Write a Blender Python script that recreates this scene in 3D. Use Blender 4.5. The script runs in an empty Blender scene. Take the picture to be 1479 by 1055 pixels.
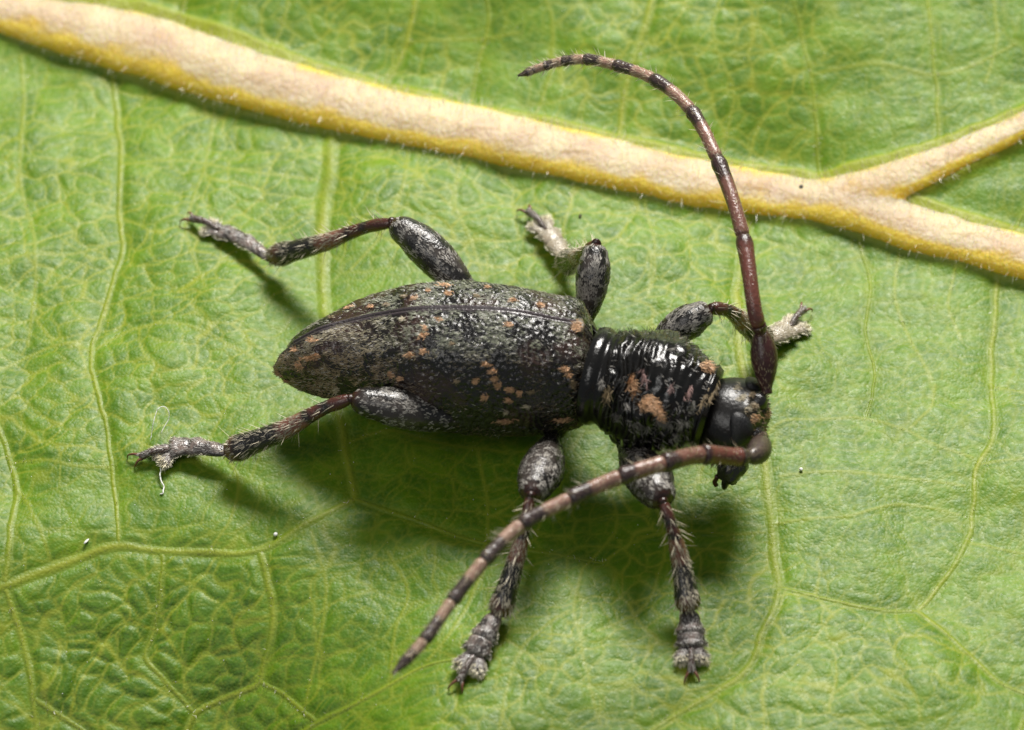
import bpy, math
import numpy as np
from mathutils import Vector, Matrix
from mathutils.bvhtree import BVHTree

# ------------------------------------------------------------------ camera, light, exposure (1 unit = 1 mm)
S = bpy.context.scene
S.unit_settings.system = 'METRIC'
S.unit_settings.scale_length = 0.001
TILT = math.radians(40.0); CT, ST = math.cos(TILT), math.sin(TILT)
DIST = 130.0; PXMM = 60.0; CX, CY = 739.5, 527.5
CAM = np.array([0.0, -ST*DIST, CT*DIST])
cd = bpy.data.cameras.new('camera'); cam = bpy.data.objects.new('camera', cd)
S.collection.objects.link(cam); S.camera = cam
cam.location = CAM; cam.rotation_euler = (TILT, 0, 0)
cd.sensor_width = 36.0; cd.lens = 36.0*DIST/(1479/PXMM)
cd.clip_start = 1.0; cd.clip_end = 2000.0
cd.dof.use_dof = True; cd.dof.focus_distance = DIST-2.2; cd.dof.aperture_fstop = 0.11   # the lens is in mm, the scene in mm units

world = bpy.data.worlds.new('World'); S.world = world; world.use_nodes = True
bg = world.node_tree.nodes['Background']
bg.inputs[0].default_value = (0.80, 0.86, 0.92, 1); bg.inputs[1].default_value = 0.18

ld = bpy.data.lights.new('flash_diffuser', 'AREA'); key = bpy.data.objects.new('flash_diffuser', ld)
S.collection.objects.link(key)
KAZ, KEL, KD = math.radians(78), math.radians(50), 130.0
kdir = Vector((math.cos(KAZ)*math.cos(KEL), math.sin(KAZ)*math.cos(KEL), math.sin(KEL)))
key.location = kdir*KD
key.rotation_euler = kdir.to_track_quat('Z', 'Y').to_euler()
ld.shape = 'RECTANGLE'; ld.size = 54; ld.size_y = 34; ld.energy = 325000; ld.color = (1.0, 0.965, 0.91)

# added weaker fill: a broad diffuser above the lens, lifting flank detail and shadow
fl = bpy.data.lights.new('fill_diffuser', 'AREA'); fill = bpy.data.objects.new('fill_diffuser', fl); C0 = S.collection; C0.objects.link(fill)
fdir = Vector((-.45, -.50, .95)).normalized(); fill.location = fdir*150; fill.rotation_euler = fdir.to_track_quat('Z', 'Y').to_euler()
fl.shape = 'RECTANGLE'; fl.size = 70; fl.size_y = 45; fl.energy = 44000; fl.color = (1.0, .97, .93)

S.view_settings.view_transform = 'Standard'; S.view_settings.look = 'None'
S.view_settings.gamma = 1.0; S.view_settings.exposure = 0.0; S.view_settings.use_curve_mapping = False
S.render.engine = 'CYCLES'
S.cycles.use_denoising = True; S.cycles.max_bounces = 6; S.cycles.caustics_reflective = False
S.cycles.sample_clamp_indirect = 4.0
C = S.collection
rng = np.random.default_rng(7)

# ------------------------------------------------------------------ pixel -> place
def at(px, py, z=0.0):
    d = np.array([0, ST, -CT])*DIST + np.array([1.0, 0, 0])*(px-CX)/PXMM + np.array([0, CT, ST])*(CY-py)/PXMM
    return CAM + d*((z-CAM[2])/d[2])
def ray(px, py):
    o = at(px, py, 12.0); d = at(px, py, 0.0)-o
    return Vector(o), Vector(d).normalized()

# ------------------------------------------------------------------ numeric helpers
def hash3(i, j, k, s=0):
    h = (i.astype(np.int64)*374761393 + j.astype(np.int64)*668265263 + k.astype(np.int64)*2147483647 + s*974711) & 0xffffffff
    h = ((h ^ (h >> 13))*1274126177) & 0xffffffff
    h = ((h ^ (h >> 16))*2246822519) & 0xffffffff
    return ((h ^ (h >> 15)) & 0xffffff)/float(0x1000000)
def vnoise(p, f=1.0, s=0):
    q = np.asarray(p, float)*f; i = np.floor(q).astype(np.int64); w = q-i; w = w*w*(3-2*w); r = 0
    for a in (0, 1):
        for b in (0, 1):
            for c in (0, 1):
                wt = (w[..., 0] if a else 1-w[..., 0])*(w[..., 1] if b else 1-w[..., 1])*(w[..., 2] if c else 1-w[..., 2])
                r = r + wt*hash3(i[..., 0]+a, i[..., 1]+b, i[..., 2]+c, s)
    return r
def fbm(p, f=1.0, s=0, o=3):
    r = 0; a = 0.5; t = 0
    for k in range(o):
        r = r + a*vnoise(p, f*2**k, s+k*17); t += a; a *= 0.5
    return r/t
def p3(x, y, z=0.0): return np.stack([x, y, np.zeros_like(x)+z], -1)
def voro(x, y, cell, s=0, jit=0.85):
    """distance to the nearest border between scattered cells"""
    u, v = x/cell, y/cell; iu, iv = np.floor(u), np.floor(v)
    d1 = np.full(u.shape, 9.0); d2 = d1.copy(); idv = np.zeros(u.shape)
    for a in (-1, 0, 1):
        for b in (-1, 0, 1):
            ci, cj = iu+a, iv+b; zz = np.zeros_like(ci)
            hx = hash3(ci, cj, zz, s); hy = hash3(ci, cj, zz+1, s)
            d = np.hypot(ci+.5+(hx-.5)*jit-u, cj+.5+(hy-.5)*jit-v)
            near = d < d1
            d2 = np.where(near, d1, np.minimum(d2, d)); idv = np.where(near, hash3(ci, cj, zz+2, s), idv); d1 = np.where(near, d, d1)
    return (d2-d1)*cell*0.5, d1*cell, idv
def spline(xs, ys, q):
    xs = np.asarray(xs, float); ys = np.asarray(ys, float); q = np.asarray(q, float)
    one = ys.ndim == 1
    if one: ys = ys[:, None]
    n = len(xs); h = np.diff(xs)[:, None]; dl = np.diff(ys, axis=0)/h
    m = np.zeros_like(ys); m[1:-1] = (dl[:-1]*h[1:]+dl[1:]*h[:-1])/(h[1:]+h[:-1]); m[0] = dl[0]; m[-1] = dl[-1]
    k = np.clip(np.searchsorted(xs, q)-1, 0, n-2); t = ((q-xs[k])/(xs[k+1]-xs[k]))[:, None]; hk = h[k]
    r = (1+2*t)*(1-t)**2*ys[k] + t*(1-t)**2*hk*m[k] + t*t*(3-2*t)*ys[k+1] + t*t*(t-1)*hk*m[k+1]
    return r[:, 0] if one else r
def path(pts, n):
    pts = np.asarray(pts, float); L = np.r_[0, np.cumsum(np.linalg.norm(np.diff(pts, axis=0), axis=1))]
    return spline(L, pts, np.linspace(0, L[-1], n))
def unit(v): return v/np.maximum(np.linalg.norm(v, axis=-1, keepdims=True), 1e-9)
def sstep(a, b, x):
    t = np.clip((x-a)/(b-a), 0, 1); return t*t*(3-2*t)

# ------------------------------------------------------------------ object helpers
def link(name, data, parent=None):
    o = bpy.data.objects.new(name, data); C.objects.link(o)
    if parent is not None: o.parent = parent
    return o
def thing(name, label, cat, group=None):
    o = link(name, None); o.empty_display_size = 0.5
    o['label'] = label; o['category'] = cat
    if group: o['group'] = group
    return o
def part(name, parent): 
    o = link(name, None, parent); o.empty_display_size = 0.2; return o
def mesh(name, v, f, mat, parent=None, col=None, stuff=False, smooth=True, fat=None):
    v = np.asarray(v, np.float32); me = bpy.data.meshes.new(name)
    if isinstance(f, np.ndarray):
        k = f.shape[1]; me.vertices.add(len(v)); me.vertices.foreach_set('co', v.ravel())
        me.loops.add(f.size); me.loops.foreach_set('vertex_index', f.ravel().astype(np.int32))
        me.polygons.add(len(f)); me.polygons.foreach_set('loop_start', np.arange(0, f.size, k, dtype=np.int32))
        me.update(calc_edges=True); me.validate()
    else:
        me.from_pydata(v.tolist(), [], f); me.update()
    if smooth: me.polygons.foreach_set('use_smooth', np.ones(len(me.polygons), bool))
    if col is not None:
        a = me.color_attributes.new('col', 'FLOAT_COLOR', 'POINT')
        c4 = np.ones((len(v), 4), np.float32); c4[:, :3] = col; a.data.foreach_set('color', c4.ravel())
    if fat is not None:
        for kk, arr in fat.items():
            a = me.attributes.new(kk, 'FLOAT', 'POINT'); a.data.foreach_set('value', np.asarray(arr, np.float32))
    me.materials.append(mat)
    o = link(name, me, parent)
    if stuff: o['kind'] = 'stuff'
    return o
def grid_faces(n, m, wrap):
    i = np.arange(n-1)[:, None]; j = np.arange(m if wrap else m-1)[None]
    a = i*m+j; b = i*m+(j+1) % m
    return np.stack([a, b, b+m, a+m], -1).reshape(-1, 4)
def frames(P, up):
    T = unit(np.gradient(P, axis=0)); up = np.asarray(up, float)
    Sd = unit(np.cross(np.broadcast_to(up, T.shape), T)); U = np.cross(T, Sd)
    return T, Sd, U
def tube(P, rw, rh, up=(0, 0, 1), m=16, rough=0.0, rf=8.0, seed=0, sq=2.0):
    """closed loft round a path; rw sideways radius, rh radius along up"""
    P = np.asarray(P, float); n = len(P); rw = np.broadcast_to(rw, n); rh = np.broadcast_to(rh, n)
    T, Sd, U = frames(P, up); th = np.linspace(0, 2*np.pi, m, endpoint=False)
    cs, sn = np.cos(th), np.sin(th); e = 2/sq
    cs, sn = np.sign(cs)*np.abs(cs)**e, np.sign(sn)*np.abs(sn)**e
    off = Sd[:, None]*(rw[:, None]*cs)[..., None] + U[:, None]*(rh[:, None]*sn)[..., None]
    V = P[:, None]+off
    if rough: V = V + unit(off)*((fbm(V, rf, seed)-.5)*2*rough)[..., None]
    V = V.reshape(-1, 3); F = grid_faces(n, m, True).tolist()
    F.append(list(range(m))[::-1]); F.append([(n-1)*m+k for k in range(m)])
    return V, F
def rings(n, m): return np.repeat(np.linspace(0, 1, n), m)

# ------------------------------------------------------------------ materials
def mat(name, build):
    m = bpy.data.materials.new(name); m.use_nodes = True; nt = m.node_tree
    b = nt.nodes['Principled BSDF']; build(nt, b, lambda t, **k: node(nt, t, **k)); return m
def node(nt, t, **k):
    n = nt.nodes.new('ShaderNode'+t)
    for a, v in k.items():
        if a.startswith('i_'): n.inputs[a[2:].replace('_', ' ')].default_value = v
        else: setattr(n, a, v)
    return n
def bumped(nt, b, N, scale, dist, strength=1.0, kind='Noise', detail=4.0):
    t = N('Tex'+kind); t.inputs['Scale'].default_value = scale
    if kind == 'Noise': t.inputs['Detail'].default_value = detail
    tc = N('TexCoord'); nt.links.new(tc.outputs['Object'], t.inputs['Vector'])
    bp = N('Bump'); bp.inputs['Distance'].default_value = dist; bp.inputs['Strength'].default_value = strength
    nt.links.new(t.outputs[0], bp.inputs['Height']); nt.links.new(bp.outputs[0], b.inputs['Normal'])
    return t, bp
def cuticle(name, rough, bs, bd, spec=0.5, var=0.35):
    def f(nt, b, N):
        a = N('VertexColor', layer_name='col'); t, bp = bumped(nt, b, N, bs, bd)
        r = N('MapRange'); r.inputs[3].default_value = 1-var; r.inputs[4].default_value = 1+var
        nt.links.new(t.outputs[0], r.inputs[0])
        mx = N('VectorMath', operation='SCALE'); nt.links.new(a.outputs['Color'], mx.inputs[0]); nt.links.new(r.outputs[0], mx.inputs['Scale'])
        nt.links.new(mx.outputs[0], b.inputs['Base Color'])
        b.inputs['Roughness'].default_value = rough; b.inputs['Specular IOR Level'].default_value = spec
    return mat(name, f)
M_cut = cuticle('beetle_cuticle', 0.22, 16.0, 0.02, 0.7)
M_gloss = cuticle('glossy_black_cuticle', 0.20, 10.0, 0.014, 0.55)
M_smooth = cuticle('smooth_cuticle', 0.30, 12.0, 0.012, 0.5)
def f_eye(nt, b, N):
    b.inputs['Base Color'].default_value = (.012, .012, .013, 1); b.inputs['Roughness'].default_value = .42
    v = N('TexVoronoi'); v.inputs['Scale'].default_value = 30
    tc = N('TexCoord'); nt.links.new(tc.outputs['Object'], v.inputs['Vector'])
    bp = N('Bump'); bp.inputs['Distance'].default_value = .01; bp.invert = True
    nt.links.new(v.outputs['Distance'], bp.inputs['Height']); nt.links.new(bp.outputs[0], b.inputs['Normal'])
M_eye = mat('faceted_eye', f_eye)
def f_seta(nt, b, N):
    a = N('VertexColor', layer_name='col'); nt.links.new(a.outputs['Color'], b.inputs['Base Color'])
    b.inputs['Roughness'].default_value = .45; b.inputs['Specular IOR Level'].default_value = .35
M_seta = mat('setae', f_seta)
def f_hair(nt, b, N):
    b.inputs['Base Color'].default_value = (.80, .78, .62, 1); b.inputs['Roughness'].default_value = .4
    b.inputs['Transmission Weight'].default_value = .35
M_hair = mat('leaf_hair', f_hair)

def f_blade(nt, b, N):
    vein = N('Attribute', attribute_name='vein'); tone = N('Attribute', attribute_name='tone')
    tc = N('TexCoord')
    n1 = N('TexNoise'); n1.inputs['Scale'].default_value = 1.3; n1.inputs['Detail'].default_value = 6
    nt.links.new(tc.outputs['Object'], n1.inputs['Vector'])
    g = N('ValToRGB'); e = g.color_ramp.elements
    e[0].position = .30; e[0].color = (.055, .138, .0005, 1); e[1].position = .74; e[1].color = (.118, .228, .001, 1)
    ad = N('Math', operation='ADD'); nt.links.new(n1.outputs[0], ad.inputs[0]); nt.links.new(tone.outputs['Fac'], ad.inputs[1])
    nt.links.new(ad.outputs[0], g.inputs[0])
    mx = N('Mix', data_type='RGBA'); nt.links.new(vein.outputs['Fac'], mx.inputs['Factor'])
    nt.links.new(g.outputs[0], mx.inputs['A']); mx.inputs['B'].default_value = (.265, .300, .020, 1)
    nt.links.new(mx.outputs['Result'], b.inputs['Base Color'])
    # tiny epidermal cells
    n2 = N('TexNoise'); n2.inputs['Scale'].default_value = 7; n2.inputs['Detail'].default_value = 5
    n3 = N('TexVoronoi'); n3.inputs['Scale'].default_value = 13
    nt.links.new(tc.outputs['Object'], n2.inputs['Vector']); nt.links.new(tc.outputs['Object'], n3.inputs['Vector'])
    bp = N('Bump'); bp.inputs['Distance'].default_value = .018; bp.inputs['Strength'].default_value = .8
    bp2 = N('Bump'); bp2.inputs['Distance'].default_value = .012; bp2.inputs['Strength'].default_value = .7; bp2.invert = True
    nt.links.new(n2.outputs[0], bp.inputs['Height']); nt.links.new(n3.outputs['Distance'], bp2.inputs['Height'])
    nt.links.new(bp.outputs[0], bp2.inputs['Normal']); nt.links.new(bp2.outputs[0], b.inputs['Normal'])
    r = N('MapRange'); r.inputs[1].default_value = .3; r.inputs[2].default_value = .7; r.inputs[3].default_value = .42; r.inputs[4].default_value = .62
    nt.links.new(n2.outputs[0], r.inputs[0]); nt.links.new(r.outputs[0], b.inputs['Roughness'])
    b.inputs['Specular IOR Level'].default_value = .37
    b.inputs['Subsurface Weight'].default_value = .0
M_blade = mat('leaf_blade', f_blade)
def veinmat(name, c0, c1, rough, sss):
    def f(nt, b, N):
        tc = N('TexCoord'); n = N('TexNoise'); n.inputs['Scale'].default_value = 1.1; n.inputs['Detail'].default_value = 7; n.inputs['Roughness'].default_value = .65
        nt.links.new(tc.outputs['Object'], n.inputs['Vector'])
        g = N('ValToRGB'); e = g.color_ramp.elements
        e[0].position = .34; e[0].color = (*c0, 1); e[1].position = .66; e[1].color = (*c1, 1)
        nt.links.new(n.outputs[0], g.inputs[0]); nt.links.new(g.outputs[0], b.inputs['Base Color'])
        n2 = N('TexNoise'); n2.inputs['Scale'].default_value = 9; n2.inputs['Detail'].default_value = 5
        nt.links.new(tc.outputs['Object'], n2.inputs['Vector'])
        bp = N('Bump'); bp.inputs['Distance'].default_value = .05; nt.links.new(n2.outputs[0], bp.inputs['Height']); nt.links.new(bp.outputs[0], b.inputs['Normal'])
        b.inputs['Roughness'].default_value = rough
        if sss:
            b.inputs['Subsurface Weight'].default_value = sss; b.inputs['Subsurface Radius'].default_value = (1.0, .62, .12); b.inputs['Subsurface Scale'].default_value = .38
    return mat(name, f)
def f_mid(nt, b, N):
    tc = N('TexCoord'); n = N('TexNoise'); n.inputs['Scale'].default_value = .8; n.inputs['Detail'].default_value = 8; n.inputs['Roughness'].default_value = .62
    nt.links.new(tc.outputs['Object'], n.inputs['Vector'])
    g = N('ValToRGB'); e = g.color_ramp.elements
    e[0].position = .36; e[0].color = (.49, .35, .23, 1); e[1].position = .60; e[1].color = (.61, .51, .32, 1)
    nt.links.new(n.outputs[0], g.inputs[0])
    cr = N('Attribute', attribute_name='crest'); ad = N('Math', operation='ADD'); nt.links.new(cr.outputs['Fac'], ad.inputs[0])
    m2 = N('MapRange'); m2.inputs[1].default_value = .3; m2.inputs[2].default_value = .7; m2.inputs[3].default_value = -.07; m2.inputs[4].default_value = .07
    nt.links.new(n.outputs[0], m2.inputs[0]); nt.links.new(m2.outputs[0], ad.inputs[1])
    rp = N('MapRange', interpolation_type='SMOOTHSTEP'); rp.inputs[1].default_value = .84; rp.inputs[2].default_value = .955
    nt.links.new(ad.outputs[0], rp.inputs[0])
    mx = N('Mix', data_type='RGBA'); mx.inputs['A'].default_value = (.74, .55, .06, 1); nt.links.new(rp.outputs[0], mx.inputs['Factor'])  # flank yellow, also painting in the glow of light through the rib
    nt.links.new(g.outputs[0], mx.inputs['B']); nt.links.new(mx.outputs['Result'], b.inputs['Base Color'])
    n2 = N('TexNoise'); n2.inputs['Scale'].default_value = 8; n2.inputs['Detail'].default_value = 6
    nt.links.new(tc.outputs['Object'], n2.inputs['Vector'])
    bp = N('Bump'); bp.inputs['Distance'].default_value = .06; nt.links.new(n2.outputs[0], bp.inputs['Height']); nt.links.new(bp.outputs[0], b.inputs['Normal'])
    b.inputs['Roughness'].default_value = .5
    b.inputs['Subsurface Weight'].default_value = .8; b.inputs['Subsurface Radius'].default_value = (1.0, .66, .10); b.inputs['Subsurface Scale'].default_value = .9
M_mid = mat('midrib_skin', f_mid)
M_vein = veinmat('side_vein_skin', (.23, .28, .03), (.31, .335, .06), .6, 0)
M_dust_sparkle = veinmat('pale_dust_sparkle', (.8, .8, .75), (.9, .9, .85), .5, 0)
M_dark = veinmat('dark_dust', (.03, .03, .02), (.06, .05, .03), .6, 0)

# ------------------------------------------------------------------ the leaf
# traced veins: (pixel points, width in px from start to end)
MID_UP = [(-260, -75), (-120, -42), (0, -8), (110, 2), (210, 17), (300, 47), (400, 82), (500, 112), (600, 136), (700, 157), (800, 180), (900, 203), (1000, 228), (1130, 252), (1240, 268), (1340, 302), (1479, 338), (1600, 366), (1760, 400)]
MID_LO = [(-260, -18), (-120, 12), (0, 44), (110, 78), (210, 112), (300, 140), (400, 168), (500, 192), (600, 213), (700, 233), (800, 254), (900, 275), (1000, 297), (1130, 314), (1240, 335), (1340, 366), (1479, 402), (1600, 430), (1760, 466)]
BRANCH = [(1120, 285, 50), (1200, 281, 76), (1270, 268, 66), (1320, 250, 53), (1390, 221, 46), (1479, 181, 43), (1600, 128, 38), (1720, 80, 34)]
VEINS = [
 ([(480, 185), (474, 260), (466, 330), (467, 400), (474, 470), (482, 540), (492, 620), (505, 680), (512, 722)], 24, 13),
 ([(512, 722), (470, 742), (430, 765), (375, 796), (290, 799), (230, 797), (172, 790), (90, 817), (8, 848), (-70, 872)], 12, 15),
 ([(160, 92), (168, 150), (175, 240), (171, 300), (178, 350), (160, 420), (132, 510), (150, 600), (163, 690), (172, 790)], 10, 7),
 ([(375, 796), (388, 840), (395, 880), (388, 940), (375, 985), (325, 1010), (281, 1032), (262, 1075)], 11, 9),
 ([(375, 985), (410, 1005), (440, 1030), (458, 1045)], 8, 8),
 ([(400, 1085), (458, 1045), (520, 1015), (565, 990), (610, 965), (690, 950)], 10, 6),
 ([(235, 800), (233, 860), (222, 915), (209, 950), (240, 985), (281, 1032)], 8, 8),
 ([(8, 848), (25, 905), (40, 960), (47, 1010), (55, 1080)], 11, 9),
 ([(47, 1010), (80, 1030), (118, 1056), (150, 1085)], 9, 8),
 ([(-10, 600), (10, 650), (24, 705), (14, 770), (8, 848)], 9, 11),
 ([(20, 670), (60, 667), (110, 676), (165, 676)], 6, 5),
 ([(24, 705), (45, 740), (62, 780), (75, 815)], 6, 5),
 ([(512, 722), (570, 742), (640, 768), (720, 790), (790, 800), (870, 815)], 9, 5),
 ([(505, 640), (560, 625), (620, 640), (680, 650), (740, 660)], 6, 4),
 ([(690, 650), (700, 720), (705, 790), (680, 870), (640, 930), (610, 965)], 6, 5),
 ([(870, 690), (890, 770), (850, 815), (830, 880), (845, 960), (870, 1060)], 6, 4),
 ([(870, 815), (930, 780), (1000, 770), (1060, 775), (1112, 770)], 5, 5),
 ([(1082, 305), (1070, 380), (1066, 460), (1074, 540), (1092, 610), (1104, 660), (1110, 720), (1117, 790), (1126, 850)], 17, 15),
 ([(1126, 850), (1112, 890), (1098, 925), (1075, 970), (1035, 1000), (998, 1022), (950, 1052), (900, 1090)], 13, 9),
 ([(1126, 850), (1180, 864), (1230, 875), (1280, 884), (1325, 884)], 8, 8),
 ([(1325, 884), (1365, 915), (1400, 948), (1435, 980), (1490, 1008), (1560, 1030)], 9, 7),
 ([(1442, 398), (1434, 480), (1430, 560), (1431, 640), (1413, 672), (1405, 740), (1390, 798), (1360, 845), (1325, 884)], 11, 9),
 ([(1479, 1040), (1470, 1075)], 8, 8),
 ([(1100, 640), (1130, 612), (1190, 609), (1250, 607), (1300, 622), (1340, 640), (1413, 665)], 5, 4),
 ([(1112, 760), (1170, 752), (1230, 748), (1300, 732), (1350, 738), (1394, 748)], 5, 4),
 ([(1126, 690), (1200, 684), (1290, 692), (1405, 705)], 4, 4),
 ([(1250, 607), (1262, 560), (1250, 480), (1255, 400), (1240, 340)], 5, 7),
 ([(1350, 560), (1345, 590), (1310, 625)], 5, 4),
 ([(1431, 560), (1500, 575)], 5, 4), ([(1413, 672), (1490, 665)], 5, 4), ([(1395, 785), (1440, 795), (1500, 806)], 5, 4),
 ([(132, 510), (90, 500), (40, 520), (-20, 545)], 6, 5),
 ([(132, 510), (190, 480), (250, 470), (330, 500), (400, 540)], 5, 4),
 ([(175, 240), (260, 235), (350, 250), (470, 262)], 4, 5),
 ([(178, 350), (110, 370), (40, 372), (-20, 385)], 5, 4),
 ([(300, 800), (330, 760), (345, 700), (325, 650)], 4, 4),
 ([(30, 80), (36, 160), (30, 260), (50, 360), (40, 520)], 6, 5),
 ([(310, 150), (300, 230), (270, 330), (300, 430)], 5, 4), ([(590, 215), (580, 280), (560, 330), (500, 400)], 6, 4),
 ([(665, 228), (660, 300), (690, 380), (700, 440)], 6, 4), ([(830, 262), (815, 330), (800, 400)], 6, 4),
 ([(930, 285), (945, 370), (935, 440)], 6, 4), ([(1300, 360), (1290, 430), (1330, 520), (1350, 560)], 6, 4), ([(1380, 385), (1370, 440), (1390, 500)], 5, 4),
 ([(608, -30), (598, 20), (588, 62), (562, 112), (552, 125)], 11, 9), ([(272, -30), (262, 15), (252, 38)], 10, 8),
 ([(700, -30), (705, 40), (690, 100), (680, 155)], 7, 5), ([(948, -40), (935, 30), (915, 92), (900, 150), (893, 205)], 12, 12),
 ([(1140, -30), (1152, 30), (1172, 110), (1178, 180), (1185, 260)], 7, 7), ([(1340, -30), (1345, 60), (1352, 130), (1356, 195), (1350, 240)], 7, 8),
 ([(420, -30), (410, 30), (390, 80)], 6, 5), ([(780, -30), (800, 60), (790, 130), (770, 175)], 5, 5), ([(1050, -30), (1030, 60), (1060, 140), (1040, 230)], 5, 5),
 ([(915, 92), (990, 70), (1060, 85), (1160, 65)], 5, 4), ([(588, 62), (680, 60), (760, 50)], 5, 4), ([(1172, 110), (1260, 95), (1350, 110), (1480, 60)], 5, 4),
 ([(1430, -30), (1440, 60), (1420, 130)], 5, 4), ([(1440, 380), (1480, 300), (1500, 230)], 7, 6), ([(1000, 640), (950, 700), (960, 800), (930, 880), (850, 920)], 4, 4),
 ([(560, 800), (590, 860), (570, 920), (565, 990)], 5, 4), ([(450, 770), (470, 850), (460, 930), (440, 1030)], 5, 4), ([(720, 1070), (730, 1000), (760, 930), (830, 880)], 5, 4),
]
def macro(x, y):
    p = p3(x, y, 3.7)
    z = (fbm(p, 0.16, 3, 2)-.5)*1.0 + (fbm(p, 0.42, 11, 2)-.5)*.42
    far = np.maximum(y-(5.6-.31*x), 0)                                   # beyond the midrib the blade lifts a little
    z = z+.27*(np.sqrt(far*far+1)-1)
    dip = sstep(-1.5, -7, x)*(np.logaddexp(0, -(y+5.6)*1.5)/1.5)                       # and one corner sags
    return z-.47*dip-macro0
macro0 = 0.0
macro0 = float(macro(np.array([0.]), np.array([0.]))[0])
def on_leaf(px, py, lift=0.0):
    z = 0.0
    for _ in range(4):
        p = at(px, py, z+lift); z = float(macro(np.array([p[0]]), np.array([p[1]]))[0])
    return at(px, py, z+lift)
vein_paths = []
for pts, w0, w1 in VEINS:
    W = np.array([on_leaf(*q) for q in pts]); n = max(8, int(6*len(pts)))
    P = path(W, n); d = (fbm(P, 1.6, 91, 2)-.5)*.16; P[:, 0] += d*np.minimum(1, np.minimum(np.arange(n), np.arange(n)[::-1])/4.0)
    vein_paths.append((P, np.linspace(w0, w1, n)/PXMM/2))
up = np.array(MID_UP, float); lo = np.array(MID_LO, float)
HB = .46                                            # a low mound: height over half-width
rp = (lo[:, 1]-up[:, 1])/(CT+math.hypot(CT, HB*ST))    # half-width in px
MIDC = np.array([on_leaf(x, l-r*CT) for (x, l), r in zip(lo, rp)]); MIDR = rp/PXMM
mid_P = path(MIDC, 160); mid_R = np.interp(np.linspace(0, 1, 160), np.linspace(0, 1, len(MIDR)), MIDR)
BRC = np.array([on_leaf(x, y) for x, y, w in BRANCH]); br_P = path(BRC, 50); br_R = np.interp(np.linspace(0, 1, 50), np.linspace(0, 1, len(BRANCH)), [w for *_, w in BRANCH])/PXMM/2*1.05

def seg_dist(x, y, P, R, best, reach=1.6):
    for a, b, ra in zip(P[:-1], P[1:], R[:-1]):
        lox, hix = min(a[0], b[0])-reach, max(a[0], b[0])+reach; loy, hiy = min(a[1], b[1])-reach, max(a[1], b[1])+reach
        k = np.flatnonzero((x > lox) & (x < hix) & (y > loy) & (y < hiy))
        if not len(k): continue
        ab = b[:2]-a[:2]; L = ab@ab+1e-12
        t = np.clip(((x[k]-a[0])*ab[0]+(y[k]-a[1])*ab[1])/L, 0, 1)
        d = np.hypot(x[k]-a[0]-t*ab[0], y[k]-a[1]-t*ab[1])-ra
        best[k] = np.minimum(best[k], d)
def leaf_fields(x, y):
    z = macro(x, y)
    dv = np.full(x.shape, 1.6)
    dv2 = dv.copy()
    for (P, R), (_, w0, w1) in zip(vein_paths, VEINS): seg_dist(x, y, P[::2], R[::2]*(1 if max(w0, w1) >= 7 else .3), dv if max(w0, w1) >= 7 else dv2, 1.6 if max(w0, w1) >= 7 else .5)
    thin = np.exp(-(np.maximum(dv2, 0)/.035)**2)
    dm = np.full(x.shape, 3.0)
    seg_dist(x, y, mid_P[::4], mid_R[::4], dm, 3.6); seg_dist(x, y, br_P[::4], br_R[::4], dm, 3.6)
    dv = np.maximum(dv, 0); dmc = np.maximum(dm, 0)
    wx = x + (fbm(p3(x, y), 1.1, 21, 2)-.5)*.9; wy = y + (fbm(p3(x, y, 5.), 1.1, 29, 2)-.5)*.9
    eA, cA, idA = voro(wx*.9, wy*1.15, 1.35, 5)
    eB, cB, idB = voro(wx*1.0, wy*1.2, .62, 8)
    eC, cC, idC = voro(wx, wy*1.25, .25, 13)
    corner = sstep(-1, -7, x)*sstep(-3.5, -6.5, y)
    fresh = np.minimum(.35+.75*sstep(.35, .65, fbm(p3(x, y, 9.), .22, 55, 2))+.6*corner+.5*np.exp(-((x+.3)**2+((y+4.6)*1.3)**2)/8.0), 1.25)     # net strength by region, painted stronger where the body's shadow falls
    z = z + .055*(1-np.exp(-dv/.40)) + .13*(1-np.exp(-dmc/.8)) + .17*np.exp(-dmc/.12) - .10
    wv = 1-np.exp(-(np.minimum(dv, np.maximum(dv2, 0))/.12)**2)
    z = z + wv*(.020*sstep(0, .30, eA)*fresh + (.016+.024*corner)*sstep(0, .17, eB)*fresh + .006*sstep(0, .07, eC))
    z = z + (fbm(p3(x, y*2.0), 1.9, 77, 3)-.5)*.030
    vein = np.maximum(.80*np.exp(-(eA/.034)**2), .66*np.exp(-(eB/.027)**2))*(.30+.66*fresh)
    vein = np.maximum(vein, .30*np.exp(-(eC/.02)**2)); vein = np.maximum(np.maximum(vein, .30*np.exp(-(dv/.05)**2)), .62*thin); z = z+.012*thin
    vein = np.maximum(vein, .9*np.exp(-(dmc/.10)**2))
    tone = (idB-.5)*.14 + (idA-.5)*.12 - .10*corner  # corner deepened in colour, standing in for its missing sheen
    return z, vein, tone
def axis_pts(lo, hi, step, far):
    a = np.arange(lo, hi+step, step); g = []; d = step; e = hi
    while e < far: d *= 1.12; e += d; g.append(e)
    h = []; d = step; e = lo
    while e > -far: d *= 1.12; e -= d; h.append(e)
    return np.r_[h[::-1], a, g]
gx = axis_pts(-13.3, 13.3, .046, 46); gy = axis_pts(-13.2, 13.6, .052, 42)
X, Y = np.meshgrid(gx, gy); sh = X.shape; X = X.ravel(); Y = Y.ravel()
Z, VE, TO = leaf_fields(X, Y)
F = grid_faces(sh[0], sh[1], False)
mdir = unit(mid_P[-1, :2]-mid_P[0, :2]); mc = mid_P[80, :2]
al = (X-mc[0])*mdir[0]+(Y-mc[1])*mdir[1]; ac = -(X-mc[0])*mdir[1]+(Y-mc[1])*mdir[0]
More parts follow.
